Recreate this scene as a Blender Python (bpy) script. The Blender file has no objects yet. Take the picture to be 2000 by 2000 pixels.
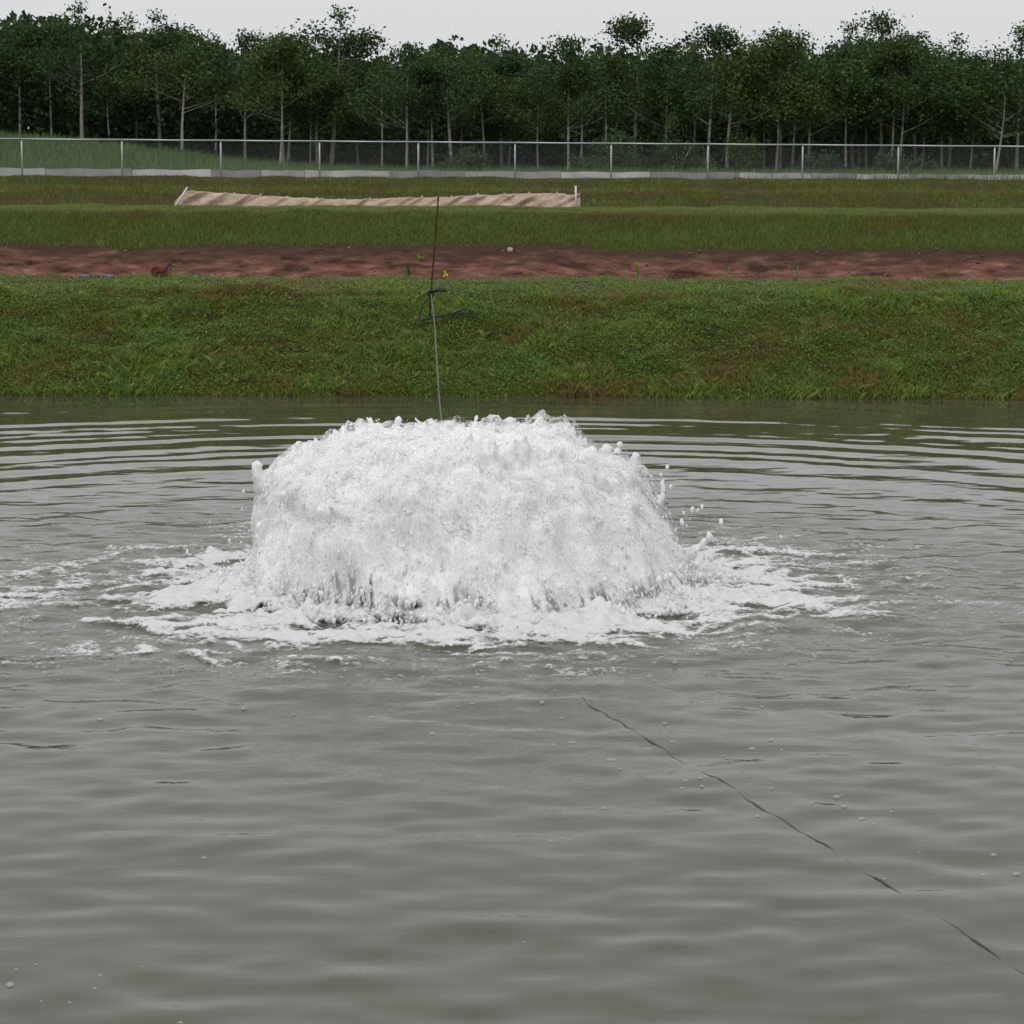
import bpy, math
import numpy as np
from mathutils import Matrix, Vector

rng = np.random.default_rng(7)
S = bpy.context.scene
COL = S.collection

# ------------------------------------------------------------------ camera
F = 4930.0                       # focal length in pixels of a 2000 px wide frame
EYE = Vector((0, 0, 2.5))
PITCH = math.atan(673 / F)
ROLL = math.radians(0.23)
cam = bpy.data.cameras.new('camera')
cam.sensor_width = 36.0
cam.lens = 36.0 * F / 2000.0
cam.clip_start = 0.1
cam.clip_end = 6000
cam_ob = bpy.data.objects.new('camera', cam)
COL.objects.link(cam_ob)
CM = Matrix.Rotation(math.pi / 2 - PITCH, 3, 'X') @ Matrix.Rotation(ROLL, 3, 'Z')
cam_ob.matrix_world = Matrix.Translation(EYE) @ CM.to_4x4()
S.camera = cam_ob

# ------------------------------------------------------------------ sky, sun, exposure
SUN_EL, SUN_AZ = math.radians(58), math.radians(205)      # thin overcast, sun high behind the viewer's left
w = bpy.data.worlds.new('World')
S.world = w
w.use_nodes = True
nt = w.node_tree
nt.nodes.clear()
sky = nt.nodes.new('ShaderNodeTexSky')
sky.sky_type = 'NISHITA'
sky.sun_disc = False
sky.sun_elevation = SUN_EL
sky.sun_rotation = SUN_AZ
sky.air_density = 1.0
sky.dust_density = 4.0
hs = nt.nodes.new('ShaderNodeHueSaturation')
hs.inputs['Saturation'].default_value = 0.12
mx = nt.nodes.new('ShaderNodeMix')
mx.data_type = 'RGBA'
mx.inputs['Factor'].default_value = 0.75                  # cloud deck over the clear sky
mx.inputs['B'].default_value = (8.6, 8.7, 8.9, 1)
bg = nt.nodes.new('ShaderNodeBackground')
bg.inputs['Strength'].default_value = 0.1
wo = nt.nodes.new('ShaderNodeOutputWorld')
nt.links.new(sky.outputs[0], hs.inputs['Color'])
nt.links.new(hs.outputs[0], mx.inputs['A'])
nt.links.new(mx.outputs['Result'], bg.inputs['Color'])
nt.links.new(bg.outputs[0], wo.inputs['Surface'])
sun = bpy.data.lights.new('sun', 'SUN')
sun.energy = 1.5
sun.angle = math.radians(25)
sun.color = (1.0, 0.97, 0.93)
sun_ob = bpy.data.objects.new('sun', sun)
COL.objects.link(sun_ob)
sd = Vector((math.sin(SUN_AZ) * math.cos(SUN_EL), math.cos(SUN_AZ) * math.cos(SUN_EL), math.sin(SUN_EL)))
sun_ob.rotation_euler = sd.to_track_quat('Z', 'Y').to_euler()
S.view_settings.view_transform = 'Standard'
S.view_settings.look = 'None'
S.view_settings.exposure = 0.0
S.view_settings.gamma = 1.0
S.view_settings.use_curve_mapping = False
S.render.engine = 'CYCLES'
S.cycles.transparent_max_bounces = 32
S.cycles.max_bounces = 8

# ------------------------------------------------------------------ helpers
def ray(u, v):
    return CM @ Vector(((u - 1000) / F, -(v - 1000) / F, -1))

def at(u, v, d):
    """world point on the sight line of pixel u, v at depth y = d"""
    r = ray(u, v)
    return EYE + r * (d / r.y)

def onz(u, v, z=0.0):
    r = ray(u, v)
    return EYE + r * ((z - EYE.z) / r.z)

def noise3(x, y, z):
    x, y, z = np.broadcast_arrays(np.asarray(x, float), np.asarray(y, float), np.asarray(z, float))
    xi, yi, zi = np.floor(x).astype(np.int64), np.floor(y).astype(np.int64), np.floor(z).astype(np.int64)
    fx, fy, fz = x - xi, y - yi, z - zi
    u, v, t = fx**3*(fx*(fx*6-15)+10), fy**3*(fy*(fy*6-15)+10), fz**3*(fz*(fz*6-15)+10)
    def g(i, j, k):
        h = ((xi+i)*374761393 + (yi+j)*668265263 + (zi+k)*2147483647*3 + (zi+k)*1274126177) & 0xFFFFFFFF
        h = ((h ^ (h >> 13)) * 1274126177) & 0xFFFFFFFF
        h = (h ^ (h >> 16)) & 0xFFFFFFFF
        a = (h & 1023) / 1023.0 * 2 * np.pi
        c = ((h >> 10) & 1023) / 511.5 - 1
        q = np.sqrt(np.maximum(0, 1 - c*c))
        return q*np.cos(a)*(fx-i) + q*np.sin(a)*(fy-j) + c*(fz-k)
    x00 = g(0,0,0)*(1-u)+g(1,0,0)*u
    x10 = g(0,1,0)*(1-u)+g(1,1,0)*u
    x01 = g(0,0,1)*(1-u)+g(1,0,1)*u
    x11 = g(0,1,1)*(1-u)+g(1,1,1)*u
    return 1.5*((x00*(1-v)+x10*v)*(1-t) + (x01*(1-v)+x11*v)*t)

def fbm(x, y, z=0.0, o=4, gain=0.5):
    s = 0; a = 1.0; f = 1.0
    for i in range(o):
        s = s + a*noise3(np.asarray(x)*f+17.3*i, np.asarray(y)*f-9.1*i, np.asarray(z)*f+5.7*i)
        a *= gain; f *= 2.03
    return s

def sstep(a, b, x):
    t = np.clip((x-a)/(b-a), 0, 1)
    return t*t*(3-2*t)

def mesh(name, verts, faces, smooth=True, attrs=None):
    """verts Nx3, faces a Kx3 or Kx4 array (or list of such arrays)"""
    verts = np.asarray(verts, np.float32)
    if not isinstance(faces, list):
        faces = [faces]
    faces = [np.asarray(f, np.int32) for f in faces if len(f)]
    me = bpy.data.meshes.new(name)
    me.vertices.add(len(verts))
    me.vertices.foreach_set('co', verts.ravel())
    loops = np.concatenate([f.ravel() for f in faces])
    sizes = np.concatenate([np.full(len(f), f.shape[1], np.int32) for f in faces])
    starts = np.concatenate([[0], np.cumsum(sizes)[:-1]]).astype(np.int32)
    me.loops.add(len(loops))
    me.loops.foreach_set('vertex_index', loops)
    me.polygons.add(len(sizes))
    me.polygons.foreach_set('loop_start', starts)
    me.polygons.foreach_set('use_smooth', np.full(len(sizes), smooth))
    me.update(calc_edges=True)
    for k, a in (attrs or {}).items():
        a = np.asarray(a, np.float32)
        if a.ndim == 1:
            at_ = me.attributes.new(k, 'FLOAT', 'POINT')
            at_.data.foreach_set('value', a)
        else:
            at_ = me.attributes.new(k, 'FLOAT_COLOR', 'POINT')
            c = np.ones((len(a), 4), np.float32); c[:, :3] = a
            at_.data.foreach_set('color', c.ravel())
    return me

def ob(name, me, mat=None, parent=None, loc=None):
    o = bpy.data.objects.new(name, me)
    if mat and me and not me.materials:
        me.materials.append(mat)
    COL.objects.link(o)
    if parent:
        o.parent = parent
    if loc is not None:
        o.location = loc
    return o

def tag(o, label=None, cat=None, group=None, kind=None):
    if label: o['label'] = label
    if cat: o['category'] = cat
    if group: o['group'] = group
    if kind: o['kind'] = kind
    return o

def empty(name, loc=(0, 0, 0)):
    o = bpy.data.objects.new(name, None)
    o.empty_display_size = 0.2
    COL.objects.link(o)
    o.location = loc
    return o

def grid_faces(nr, nc, wrap=False):
    i = np.arange(nr-1)[:, None]; j = np.arange(nc if wrap else nc-1)[None, :]
    j2 = (j+1) % nc
    return np.stack([i*nc+j, i*nc+j2, (i+1)*nc+j2, (i+1)*nc+j], -1).reshape(-1, 4)

def tube(path, rad, n=8, cap=True, lump=0.0, seed=0.0):
    """round tube along a list of points with a radius for each"""
    P = np.array([list(p) for p in path], float)
    R = np.full(len(P), rad) if np.isscalar(rad) else np.asarray(rad, float)
    T = np.gradient(P, axis=0)
    T /= np.linalg.norm(T, axis=1)[:, None] + 1e-9
    up = np.array([0.31, 0.17, 0.93]) if abs(T[0][2]) < 0.8 else np.array([0.93, 0.3, 0.1])
    V = []
    a = np.arange(n)*2*np.pi/n
    for p, t, r in zip(P, T, R):
        s = np.cross(t, up); s /= np.linalg.norm(s)
        b = np.cross(s, t)
        ring = p + r*(np.cos(a)[:, None]*s + np.sin(a)[:, None]*b)
        if lump:
            q = (ring-p)
            ring = p + q*(1+lump*noise3(ring[:, 0]*30+seed, ring[:, 1]*30, ring[:, 2]*30))[:, None]
        V.append(ring)
    V = np.concatenate(V)
    Fq = grid_faces(len(P), n, True)
    fs = [Fq]
    if cap:
        k = len(V)
        V = np.concatenate([V, [P[0]-T[0]*R[0]*0.3, P[-1]+T[-1]*R[-1]*0.3]])
        m = (len(P)-1)*n
        t1 = [(k, (j+1) % n, j) for j in range(n)]
        t2 = [(k+1, m+j, m+(j+1) % n) for j in range(n)]
        fs.append(np.array(t1+t2))
    return V, fs

def merge(parts):
    V = []; Q = []; T = []; k = 0
    for v, fs in parts:
        if not isinstance(fs, list): fs = [fs]
        for f in fs:
            f = np.asarray(f)+k
            (Q if f.shape[1] == 4 else T).append(f)
        V.append(v); k += len(v)
    out = []
    if Q: out.append(np.concatenate(Q))
    if T: out.append(np.concatenate(T))
    return np.concatenate(V), out

def box(x0, x1, y0, y1, z0, z1):
    v = np.array([(x, y, z) for z in (z0, z1) for y in (y0, y1) for x in (x0, x1)], float)
    f = np.array([(0,2,3,1),(4,5,7,6),(0,1,5,4),(2,6,7,3),(0,4,6,2),(1,3,7,5)])
    return v, f

# ------------------------------------------------------------------ materials
def mat(name):
    m = bpy.data.materials.new(name)
    m.use_nodes = True
    n = m.node_tree.nodes
    p = n['Principled BSDF']
    return m, m.node_tree, p

def simple(name, col, rough=0.7, var=0.15, scale=8.0, bump=0.0, spec=0.3, metal=0.0):
    m, t, p = mat(name)
    tc = t.nodes.new('ShaderNodeTexCoord')
    nz = t.nodes.new('ShaderNodeTexNoise'); nz.inputs['Scale'].default_value = scale; nz.inputs['Detail'].default_value = 6
    rp = t.nodes.new('ShaderNodeValToRGB')
    rp.color_ramp.elements[0].position = 0.3; rp.color_ramp.elements[1].position = 0.7
    rp.color_ramp.elements[0].color = tuple(c*(1-var) for c in col)+(1,)
    rp.color_ramp.elements[1].color = tuple(min(1, c*(1+var)) for c in col)+(1,)
    t.links.new(tc.outputs['Object'], nz.inputs['Vector'])
    t.links.new(nz.outputs['Fac'], rp.inputs['Fac'])
    t.links.new(rp.outputs[0], p.inputs['Base Color'])
    p.inputs['Roughness'].default_value = rough
    p.inputs['Specular IOR Level'].default_value = spec
    p.inputs['Metallic'].default_value = metal
    if bump:
        b = t.nodes.new('ShaderNodeBump'); b.inputs['Strength'].default_value = bump; b.inputs['Distance'].default_value = 0.02
        t.links.new(nz.outputs['Fac'], b.inputs['Height']); t.links.new(b.outputs[0], p.inputs['Normal'])
    return m

def leaf_mat(name, gain=1.0, trans=0.35, spec=0.2):
    """two-sided leaf: colour from the mesh's own tint attribute, some light passes through"""
    m, t, p = mat(name)
    a = t.nodes.new('ShaderNodeAttribute'); a.attribute_name = 'tint'
    g = t.nodes.new('ShaderNodeMix'); g.data_type = 'RGBA'; g.blend_type = 'MULTIPLY'; g.inputs['Factor'].default_value = 1
    g.inputs['B'].default_value = (gain, gain, gain, 1)
    t.links.new(a.outputs['Color'], g.inputs['A'])
    t.links.new(g.outputs['Result'], p.inputs['Base Color'])
    p.inputs['Roughness'].default_value = 0.55
    p.inputs['Specular IOR Level'].default_value = spec
    tr = t.nodes.new('ShaderNodeBsdfTranslucent')
    t.links.new(g.outputs['Result'], tr.inputs['Color'])
    ms = t.nodes.new('ShaderNodeMixShader'); ms.inputs[0].default_value = trans
    t.links.new(p.outputs[0], ms.inputs[1]); t.links.new(tr.outputs[0], ms.inputs[2])
    t.links.new(ms.outputs[0], t.nodes['Material Output'].inputs['Surface'])
    return m

M_grass = leaf_mat('grass_blades')
M_leaf = leaf_mat('tree_leaves')
M_weed = leaf_mat('weed_leaves')
M_rust = simple('rusty_steel', (0.05, 0.022, 0.015), 0.75, 0.5, 40, 0.3)
M_blackrope = simple('black_rope', (0.018, 0.019, 0.02), 0.6, 0.3, 60, 0.4)
M_greyrope = simple('grey_rope', (0.115, 0.12, 0.12), 0.8, 0.35, 60, 0.4)
M_wetrope = simple('wet_dark_rope', (0.022, 0.024, 0.032), 0.35, 0.4, 30, 0.3, spec=0.5)
M_galv = simple('galvanised_steel', (0.36, 0.38, 0.39), 0.45, 0.12, 20, 0.0, 0.5, 0.35)
M_wire = simple('galvanised_wire', (0.22, 0.235, 0.24), 0.5, 0.1, 20, 0.0, 0.4, 0.3)
M_bark = simple('pale_bark', (0.25, 0.235, 0.20), 0.85, 0.4, 5, 0.4)
M_wood = simple('raw_pine_stake', (0.50, 0.33, 0.14), 0.8, 0.2, 15)
M_pole = simple('weathered_white_pole', (0.55, 0.54, 0.52), 0.6, 0.15, 10)

# ------------------------------------------------------------------ the ground
PY = [-3000, -30, -3, 1.2, 3.0, 4.6, 5.6, 8, 23.5, 26.3, 27.6, 28.0, 30.1, 30.8, 32.5, 34.1, 36.6, 38, 54, 57.0, 58.7, 61.7, 63.0, 66.0,
      67.3, 71.0, 74.3, 75.2, 77.0, 78.8, 80.0, 82, 88, 95, 120, 400, 3000]
PZ = [0.9, 1.0, 1.0, 0.95, 0.55, 0.0, -0.4, -1.1, -1.1, -0.35, -0.02, 0.16, 0.86, 0.97, 1.02, 1.0, 0.12, -0.14, -0.14, -0.01, 0.60, 1.40, 1.45, 1.46,
      1.16, 1.14, 1.72, 1.78, 1.84, 2.17, 2.15, 2.05, 2.12, 2.2, 2.4, 3.0, 3.0]
def ground(x, y):
    x = np.asarray(x, float); y = np.asarray(y, float)
    yw = y + 0.25*noise3(x*0.12, y*0.05, 3.3)*sstep(20, 28, y) + 0.10*noise3(x*0.7, y*0.3, 1.1)*sstep(20, 28, y)
    z = np.interp(yw, PY, PZ)
    # the ponds end far out to either side
    e = sstep(40, 46, np.abs(x))
    z = np.where(y < 60, z*(1-e) + np.maximum(z, 1.0)*e, z)
    # meadow that climbs on the left beyond the fence
    hill = sstep(-5, -21, x)*sstep(82, 93, y)*(1-0.5*sstep(110, 200, y))
    z = z + 1.25*hill
    bank = sstep(27.6, 28.3, y)*(1-sstep(35.5, 37, y))
    z = z + bank*(0.125*fbm(x*1.3, y*1.3, 0.5, 3) + 0.035*fbm(x*4.2, y*4.2, 2.5, 2))*(0.35+0.65*(1-sstep(30.3, 31.2, y)))
    mud = sstep(56.6, 57.6, y)*(1-sstep(59, 59.6, y))
    z = z + mud*(0.03*fbm(x*1.3, y*1.6, 7.5, 3, .6) + 0.03*fbm(x*4, y*5, 1.5, 3, .7))
    far = sstep(59.2, 60, y)
    z = z + far*0.06*fbm(x*0.8, y*0.8, 4.5, 3)*(1+sstep(82, 90, y))
    return z

def ladder(segs):
    out = []
    for a, b, st in segs:
        out += list(np.arange(a, b-1e-6, st))
    return np.array(out + [segs[-1][1]])

ys = ladder([(-3000, -300, 900), (-300, -20, 70), (-20, 0, 4), (0, 8, .4), (8, 24, 2), (24, 27.2, .2), (27.2, 35, .07), (35, 38, .25), (38, 55, 1.5),
             (55, 60, .07), (60, 67.4, .12), (67.4, 82, .15), (82, 100, .5), (100, 200, 10), (200, 600, 100), (600, 3000, 600)])
xp = list(np.arange(0, 10, .13)) + list(np.arange(10, 24, .25)) + [24, 27, 30, 34, 38, 40, 41, 42, 43, 44, 45, 46, 50, 70, 120, 300, 900, 3000]
xp = np.array(xp)
xs = np.concatenate([-xp[::-1][:-1], xp])
X, Y = np.meshgrid(xs, ys)
Z = ground(X, Y)
m_, t_, p_ = mat('earth')
g1 = t_.nodes.new('ShaderNodeAttribute'); g1.attribute_name = 'mud'
tc = t_.nodes.new('ShaderNodeTexCoord')
mp = t_.nodes.new('ShaderNodeMapping'); mp.inputs['Scale'].default_value = (1.3, 2.2, 3.5)
t_.links.new(tc.outputs['Object'], mp.inputs['Vector'])
nz = t_.nodes.new('ShaderNodeTexNoise'); nz.inputs['Scale'].default_value = 1.3; nz.inputs['Detail'].default_value = 9; nz.inputs['Roughness'].default_value = 0.62
t_.links.new(mp.outputs[0], nz.inputs['Vector'])
nz2 = t_.nodes.new('ShaderNodeTexNoise'); nz2.inputs['Scale'].default_value = 9; nz2.inputs['Detail'].default_value = 8
t_.links.new(tc.outputs['Object'], nz2.inputs['Vector'])
r1 = t_.nodes.new('ShaderNodeValToRGB')
els = r1.color_ramp.elements
els[0].position = 0.36; els[0].color = (0.034, 0.018, 0.013, 1)
els[1].position = 0.70; els[1].color = (0.23, 0.125, 0.095, 1)
e_ = els.new(0.47); e_.color = (0.095, 0.045, 0.032, 1)
e_ = els.new(0.56); e_.color = (0.135, 0.064, 0.048, 1)
t_.links.new(nz.outputs['Fac'], r1.inputs['Fac'])
r2 = t_.nodes.new('ShaderNodeValToRGB')
els = r2.color_ramp.elements
els[0].position = 0.3; els[0].color = (0.022, 0.030, 0.008, 1)
els[1].position = 0.7; els[1].color = (0.060, 0.062, 0.018, 1)
t_.links.new(nz2.outputs['Fac'], r2.inputs['Fac'])
mm = t_.nodes.new('ShaderNodeMix'); mm.data_type = 'RGBA'
t_.links.new(g1.outputs['Fac'], mm.inputs['Factor'])
ts = t_.nodes.new('ShaderNodeAttribute'); ts.attribute_name = 'topsoil'
md = t_.nodes.new('ShaderNodeMix'); md.data_type = 'RGBA'; md.inputs['B'].default_value = (0.044, 0.028, 0.020, 1)
t_.links.new(ts.outputs['Fac'], md.inputs['Factor']); t_.links.new(r1.outputs[0], md.inputs['A'])
t_.links.new(r2.outputs[0], mm.inputs['A']); t_.links.new(md.outputs['Result'], mm.inputs['B'])
t_.links.new(mm.outputs['Result'], p_.inputs['Base Color'])
p_.inputs['Roughness'].default_value = 0.95
p_.inputs['Specular IOR Level'].default_value = 0.05
bp = t_.nodes.new('ShaderNodeBump'); bp.inputs['Strength'].default_value = 0.6; bp.inputs['Distance'].default_value = 0.05
t_.links.new(nz2.outputs['Fac'], bp.inputs['Height']); t_.links.new(bp.outputs[0], p_.inputs['Normal'])
mudmask = sstep(35.0, 36.2, Y)*(1-sstep(58.6, 59.3, Y + 0.35*noise3(X*0.5, Y, 2.0)))
topsoil = 0.85*sstep(0.20, 0.62, Z + 0.16*fbm(X*1.1, Y*2.0, 5.5, 3) + 0.10*fbm(X*5, Y*6, 2.2, 2))
gme = mesh('ground', np.stack([X.ravel(), Y.ravel(), Z.ravel()], 1), grid_faces(len(ys), len(xs)), True, {'mud': mudmask.ravel(), 'topsoil': topsoil.ravel()})
tag(ob('ground', gme, m_), 'grassy embankments and red mud banks around the ponds', 'ground', kind='structure')

# ------------------------------------------------------------------ pond water
FX, FY = -0.24, 15.0              # the aerator's centre
def water_h(x, y):
    dx, dy = x-FX, y-FY
    r = np.hypot(dx, dy); th = np.arctan2(dy, dx)
    rw = r + 0.22*noise3(x*0.35, y*0.35, 9.0) + 0.07*noise3(x*1.1, y*1.1, 4.0)
    # rings that run outward, broken into long arcs
    ca, sa = np.cos(th), np.sin(th)
    h = 0
    for k, (lam, amp, fa, ph) in enumerate([(0.62, 1.0, 3.0, 0.0), (0.44, 0.75, 4.0, 1.7), (0.95, 1.2, 2.2, 4.0), (0.31, 0.35, 5.0, 2.2)]):
        mod = 0.55 + 1.0*noise3(ca*fa+k*7, sa*fa, rw*0.75+k*3)
        h = h + amp*lam*mod*np.cos(2*np.pi*rw/lam+ph)
    ring = 0.0062*sstep(1.3, 2.6, r)*(0.36+0.64*np.exp(-np.maximum(r-3, 0)/4.5)+0.75*sstep(20, 25, y))
    z = ring*h*(0.5+0.5*sstep(12, 16, y))
    # chop where the falling water stirs the surface
    chop = np.exp(-np.maximum(r-1.6, 0)/2.3)
    z = z + (0.012+0.020*chop)*fbm(x*1.7, y*2.2, 3.1, 3, 0.5)*(0.25+0.75*chop)
    z = z + 0.013*chop*fbm(x*6.0, y*7.5, 8.1, 2, 0.5)
    far = sstep(17, 21, y)
    z = z + (1-far)*(0.0050*noise3(x*1.6, y*2.4, 6.0) + (0.0090+0.003*chop)*noise3(x*4.0, y*5.6, 2.0) + 0.0046*noise3(x*7.5, y*10.5, 13.0)*(0.65+0.7*noise3(x*.6, y*.6, 8.0)) + 0.0020*noise3(x*7, y*13, 3.0)*(0.4+chop))
    calm = 1-sstep(25.8, 27.6, y + 0.9*noise3(x*0.3, y*0.5, 5.0))*0.97
    return z*calm
wy = ladder([(3.8, 24, .052), (24, 28.4, .05)])
wxp = np.array(list(np.arange(0, 8.0, .055)) + list(np.arange(8.0, 14, .25)) + list(np.arange(14, 44.1, 1.5)))
wx = np.concatenate([-wxp[::-1][:-1], wxp])
X, Y = np.meshgrid(wx, wy)
Z = water_h(X, Y)
Rf = np.hypot(X-FX, Y-FY)
m_, t_, p_ = mat('murky_pond_water')
p_.inputs['Roughness'].default_value = 0.03
p_.inputs['IOR'].default_value = 1.333
tc = t_.nodes.new('ShaderNodeTexCoord')
nz = t_.nodes.new('ShaderNodeTexNoise'); nz.inputs['Scale'].default_value = 0.5; nz.inputs['Detail'].default_value = 3
t_.links.new(tc.outputs['Object'], nz.inputs['Vector'])
rp = t_.nodes.new('ShaderNodeValToRGB')
rp.color_ramp.elements[0].position = 0.35; rp.color_ramp.elements[0].color = (0.052, 0.052, 0.032, 1)
rp.color_ramp.elements[1].position = 0.65; rp.color_ramp.elements[1].color = (0.066, 0.064, 0.042, 1)
t_.links.new(nz.outputs['Fac'], rp.inputs['Fac'])
t_.links.new(rp.outputs[0], p_.inputs['Base Color'])
ca_ = t_.nodes.new('ShaderNodeAttribute'); ca_.attribute_name = 'chop'
mp = t_.nodes.new('ShaderNodeMapping'); mp.inputs['Scale'].default_value = (1.0, 1.6, 1)
t_.links.new(tc.outputs['Object'], mp.inputs['Vector'])
nf = t_.nodes.new('ShaderNodeTexNoise'); nf.inputs['Scale'].default_value = 7; nf.inputs['Detail'].default_value = 4; nf.inputs['Roughness'].default_value = 0.55
t_.links.new(mp.outputs[0], nf.inputs['Vector'])
bp = t_.nodes.new('ShaderNodeBump'); bp.inputs['Distance'].default_value = 0.012
t_.links.new(ca_.outputs['Fac'], bp.inputs['Strength'])
t_.links.new(nf.outputs['Fac'], bp.inputs['Height']); t_.links.new(bp.outputs[0], p_.inputs['Normal'])
chopv = (0.05 + 0.75*np.exp(-np.maximum(Rf-1.8, 0)/1.9))*(1-sstep(22, 25.5, Y))
wme = mesh('pond_water', np.stack([X.ravel(), Y.ravel(), Z.ravel()], 1), grid_faces(len(wy), len(wx)), True, {'chop': chopv.ravel()})
tag(ob('pond_water', wme, m_), 'murky grey green pond water with ripples', 'water', kind='structure')

# shallow water left in the second, muddy basin
m2, t2, p2 = mat('shallow_muddy_water')
p2.inputs['Base Color'].default_value = (0.085, 0.050, 0.036, 1); p2.inputs['Roughness'].default_value = 0.08; p2.inputs['IOR'].default_value = 1.333
tc = t2.nodes.new('ShaderNodeTexCoord'); nz = t2.nodes.new('ShaderNodeTexNoise'); nz.inputs['Scale'].default_value = 3
bp = t2.nodes.new('ShaderNodeBump'); bp.inputs['Strength'].default_value = 0.08; bp.inputs['Distance'].default_value = 0.02
t2.links.new(tc.outputs['Object'], nz.inputs['Vector']); t2.links.new(nz.outputs['Fac'], bp.inputs['Height']); t2.links.new(bp.outputs[0], p2.inputs['Normal'])
v = np.array([(-44, 36.0, 0), (44, 36.0, 0), (44, 57.6, 0), (-44, 57.6, 0)], float)
tag(ob('basin_water', mesh('basin_water', v, np.array([[0, 1, 2, 3]])), m2), 'shallow brown water at the foot of the red mud bank', 'water', kind='structure')

# ------------------------------------------------------------------ fountain
def ico():
    p = (1+5**.5)/2
    v = np.array([(-1,p,0),(1,p,0),(-1,-p,0),(1,-p,0),(0,-1,p),(0,1,p),(0,-1,-p),(0,1,-p),(p,0,-1),(p,0,1),(-p,0,-1),(-p,0,1)], float)
    v /= np.linalg.norm(v[0])
    f = np.array([(0,11,5),(0,5,1),(0,1,7),(0,7,10),(0,10,11),(1,5,9),(5,11,4),(11,10,2),(10,7,6),(7,1,8),(3,9,4),(3,4,2),(3,2,6),(3,6,8),(3,8,9),(4,9,5),(2,4,11),(6,2,10),(8,6,7),(9,8,1)])
    return v, f
ICO_V, ICO_F = ico()

def blobs(pos, rad, axis, stretch, jitter=0.25):
    """many little drops in one mesh: each an icosahedron drawn out along its own axis"""
    n = len(pos)
    a = axis/(np.linalg.norm(axis, axis=1)[:, None]+1e-9)
    h = np.where(np.abs(a[:, 2:3]) < 0.9, np.array([[0, 0, 1.0]]), np.array([[1.0, 0, 0]]))
    s = np.cross(a, h); s /= np.linalg.norm(s, axis=1)[:, None]
    b = np.cross(s, a)
    iv = ICO_V[None]*(1+jitter*rng.standard_normal((n, 12, 1)))
    r = rad[:, None, None]
    V = pos[:, None, :] + r*(iv[:, :, 0:1]*s[:, None]+iv[:, :, 1:2]*b[:, None]+iv[:, :, 2:3]*a[:, None]*stretch[:, None, None])
    Fc = (ICO_F[None]+12*np.arange(n)[:, None, None]).reshape(-1, 3)
    return V.reshape(-1, 3), Fc

def spray_mat(name, base=0.93, holes=True, fleck=38, through=0.3, lo=0.25, hi=0.75):
    m, t, p = mat(name)
    p.inputs['Base Color'].default_value = (base, base, base*1.005, 1)
    p.inputs['Roughness'].default_value = 0.35
    p.inputs['Subsurface Weight'].default_value = 0.6 if holes else 0.0
    p.inputs['Subsurface Radius'].default_value = (1, 1, 1)
    p.inputs['Subsurface Scale'].default_value = 0.03
    p.inputs['IOR'].default_value = 1.33
    p.inputs['Specular IOR Level'].default_value = 0.4
    tc = t.nodes.new('ShaderNodeTexCoord')
    mp = t.nodes.new('ShaderNodeMapping'); mp.inputs['Scale'].default_value = (1, 1, 0.45)
    nz = t.nodes.new('ShaderNodeTexNoise'); nz.inputs['Scale'].default_value = 55; nz.inputs['Detail'].default_value = 5
    bp = t.nodes.new('ShaderNodeBump'); bp.inputs['Strength'].default_value = 0.5; bp.inputs['Distance'].default_value = 0.010
    t.links.new(tc.outputs['Object'], mp.inputs['Vector']); t.links.new(mp.outputs[0], nz.inputs['Vector'])
    t.links.new(nz.outputs['Fac'], bp.inputs['Height']); t.links.new(bp.outputs[0], p.inputs['Normal'])
    tl = t.nodes.new('ShaderNodeBsdfTranslucent'); tl.inputs['Color'].default_value = (base, base, base, 1)
    ms = t.nodes.new('ShaderNodeMixShader'); ms.inputs[0].default_value = through
    t.links.new(p.outputs[0], ms.inputs[1]); t.links.new(tl.outputs[0], ms.inputs[2])
    out = ms
    if holes:
        at_ = t.nodes.new('ShaderNodeAttribute'); at_.attribute_name = 'cover'
        n2 = t.nodes.new('ShaderNodeTexNoise'); n2.inputs['Scale'].default_value = fleck; n2.inputs['Detail'].default_value = 4
        t.links.new(mp.outputs[0], n2.inputs['Vector'])
        ad = t.nodes.new('ShaderNodeMath'); ad.operation = 'MULTIPLY_ADD'; ad.inputs[1].default_value = 1.1; ad.inputs[2].default_value = -0.55
        t.links.new(n2.outputs['Fac'], ad.inputs[0])
        sm = t.nodes.new('ShaderNodeMath'); sm.operation = 'ADD'
        t.links.new(at_.outputs['Fac'], sm.inputs[0]); t.links.new(ad.outputs[0], sm.inputs[1])
        mr = t.nodes.new('ShaderNodeMapRange'); mr.interpolation_type = 'SMOOTHSTEP'
        mr.inputs['From Min'].default_value = lo; mr.inputs['From Max'].default_value = hi
        t.links.new(sm.outputs[0], mr.inputs['Value'])
        tp = t.nodes.new('ShaderNodeBsdfTransparent')
        m3 = t.nodes.new('ShaderNodeMixShader')
        t.links.new(mr.outputs[0], m3.inputs[0]); t.links.new(tp.outputs[0], m3.inputs[1]); t.links.new(ms.outputs[0], m3.inputs[2])
        out = m3
    t.links.new(out.outputs[0], t.nodes['Material Output'].inputs['Surface'])
    return m
M_spray = spray_mat('white_water')
M_drop = spray_mat('water_drops', 0.94, False, through=0.5)
M_veil = spray_mat('spray_veil', 0.95, True, 70, 0.5, 0.30, 0.85)
M_foam = spray_mat('surface_foam', 0.80)

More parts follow.
